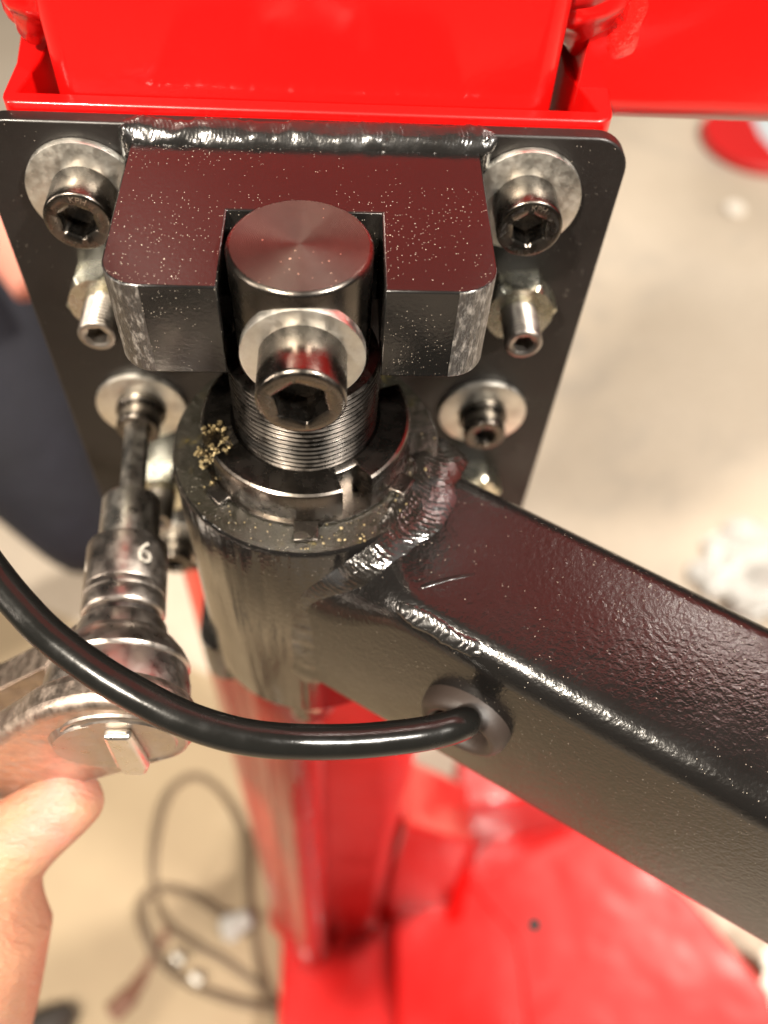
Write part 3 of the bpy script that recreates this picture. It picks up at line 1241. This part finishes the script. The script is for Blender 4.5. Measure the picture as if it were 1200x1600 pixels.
chains = [
    [((-620, 700, -310), 120), ((-450, 545, -360), 110), ((-325, 440, -425), 100), ((-278, 352, -462), 78), ((-235, 300, -515), 46), ((-212, 280, -555), 34)],
    [((-212, 280, -555), 34), ((-290, 500, -760), 50), ((-330, 640, -1120), 50)],
]
skin_body('trousers', chains, 'navy_cloth', pr)
b = B()
b.tube(catmull([(-420, 560, -240), (-285, 450, -270), (-232, 400, -302), (-203, 370, -326)], 8), [30] * 25, 24)
b.build('sleeve', 'pink_cloth', pr, smooth=180)
sh = []
for t, r, zz in ((0, 12, 0), (20, 34, 4), (60, 46, 8), (120, 50, 14), (200, 46, 26)):
    ring = []
    for k in range(24):
        a = 2 * math.pi * k / 24
        ring.append(Vector((-318 - t * 0.95 + 0.3 * r * math.cos(a), -30 - t * 0.5 + r * math.cos(a), max(-1199, -1180 + zz + r * 0.7 * math.sin(a)))))
    sh.append(ring)
b = B()
b.grid(sh, True, True, True)
b.build('shoe', 'shoe_leather', pr, smooth=180)

# ------------------------------------------------------------------ things lying on the floor
Z = -1194


def fpath(pts, z=Z):
    return catmull([(x, y, z + (4 * math.sin(i * 1.7))) for i, (x, y) in enumerate(pts)], 8)


b = B()
b.tube(fpath([(-40, -60), (-58, -35), (-85, 20), (-96, 55), (-110, 120), (-118, 197), (-156, 261), (-200, 288), (-235, 262), (-247, 198), (-242, 138), (-219, 89), (-173, 57), (-138, 41), (-90, 10), (-40, -30)]), 5.8, 12)
tag(b.build('floor_cable', 'floor_cable', loc=(-200, 280, -1200), smooth=80), 'brown cable in a tall loop on the floor beside the red column', 'cable')
b = B()
b.tube(fpath([(-100, 75), (-133, 88), (-188, 121), (-233, 131), (-252, 113), (-248, 81), (-222, 42), (-177, 11), (-109, -12), (-50, -20), (0, -30)], Z + 8), 5.5, 12)
tag(b.build('floor_cable', 'floor_cable', loc=(-240, 110, -1200), smooth=80), 'brown cable in a small flat loop with silver ferrules on the floor', 'cable')
b = B()
b.lathe([(0, 12), (6, 18), (22, 19), (24, 14), (40, 13), (44, 9)], (-140, 72, -1180), (0.8, 0.35, 0.3), 6, cap0=True, cap1=True)
tag(b.build('cable_connector', 'clear_plastic', loc=(-124, 80, -1200), bevel=1), 'shiny silver cable connector lying at the end of the small loop', 'connector')
for (x, y, r_, lab) in ((-197, 42, 10, 'small silver ferrule on the lower cable, nearer the shoe'), (-171, 18, 11, 'small silver ferrule right below the first one on the cable')):
    b = B()
    b.lathe([(0, r_ * .7), (2, r_), (16, r_), (18, r_ * .7)], (x - 6, y + 5, Z + 6), (0.7, -0.5, 0), 16, cap0=True, cap1=True)
    tag(b.build('ferrule', 'zinc', loc=(x, y, -1200)), lab, 'ferrule', 'silver ferrules on the floor cable')
b = B()
b.tube(catmull([(-275, -20, -1192), (-257, -2, -1190), (-244, 20, -1194), (-225, 60, -1195), (-215, 85, -1196)], 6), [13] * 8 + [9] * 5 + [6] * 12, 12, flat=((0, 0, 1), 0.5))
tag(b.build('leather_strap', 'brown_leather', loc=(-257, -6, -1200), smooth=60), 'reddish brown strap end lying on the floor near the shoe', 'strap')
# crumpled clear film to the right, white piece lower right, pale cap, red and white lid
b = B()


def film(cx, cy, cz, rx, ry, h, seed, mat_, name):
    bb_ = B()
    nU = 34
    vs = []
    for i in range(nU):
        for j in range(nU):
            uu, vv = i / (nU - 1) * 2 - 1, j / (nU - 1) * 2 - 1
            q = Vector((uu * 2.2, vv * 2.2, seed))
            hh = abs(noise.noise(q)) * 1.5 + abs(noise.noise(q * 2.3)) * 0.6
            rr = 1 + 0.35 * noise.noise(Vector((uu, vv, seed + 5)) * 1.3)
            edge = max(0, 1 - (uu * uu + vv * vv) * 0.6)
            vs.append((cx + uu * rx * rr, cy + vv * ry * rr, cz + 3 + hh * h * (0.2 + edge)))
    fs = [(i * nU + j, (i + 1) * nU + j, (i + 1) * nU + j + 1, i * nU + j + 1) for i in range(nU - 1) for j in range(nU - 1)
          if ((i / 16.5 - 1) ** 2 + (j / 16.5 - 1) ** 2) < 1.05 + 0.3 * noise.noise(Vector((i * .2, j * .2, seed)))]
    bb_.add(vs, fs)
    return bb_


film(790, 650, -1200, 170, 110, 60, 2.0, None, None)
tag(film(790, 640, -1200, 165, 95, 55, 2.0, None, None).build('plastic_film', 'clear_plastic', loc=(790, 640, -1200), smooth=180), 'crumpled pale plastic film lying on the floor beyond the black arm', 'plastic film')
tag(film(625, -10, -1110, 75, 70, 40, 6.0, None, None).build('paper_wipe', 'white_plastic', loc=(625, -10, -1200), smooth=180), 'crumpled white wipe at the lower right corner below the arm', 'wipe')
b = B()
b.lathe([(0, 24), (8, 26), (12, 23), (13, 8)], (979, 1693, -1200), (0, 0, 1), 32, cap1=True)
tag(b.build('bottle_cap', 'white_plastic', loc=(979, 1693, -1200)), 'small pale round cap lying alone on the floor at upper right', 'bottle cap')
ld = empty('round_lid', (1105, 1990, -1200), 'red and pale blue round lid on the floor half hidden by the red beam', 'lid')
for nm, a0, a1, mt in (('red_segment', 90, 285, 'signal_red'), ('blue_segment', 285, 450, 'pale_blue')):
    b = B()
    b.prism([(1115, 1985, -1198)] + [(1115 + x, 1985 + y, -1198) for x, y in arc(0, 0, 150, a0, a1, 24)], (0, 0, 25))
    b.build(nm, mt, ld, bevel=4)
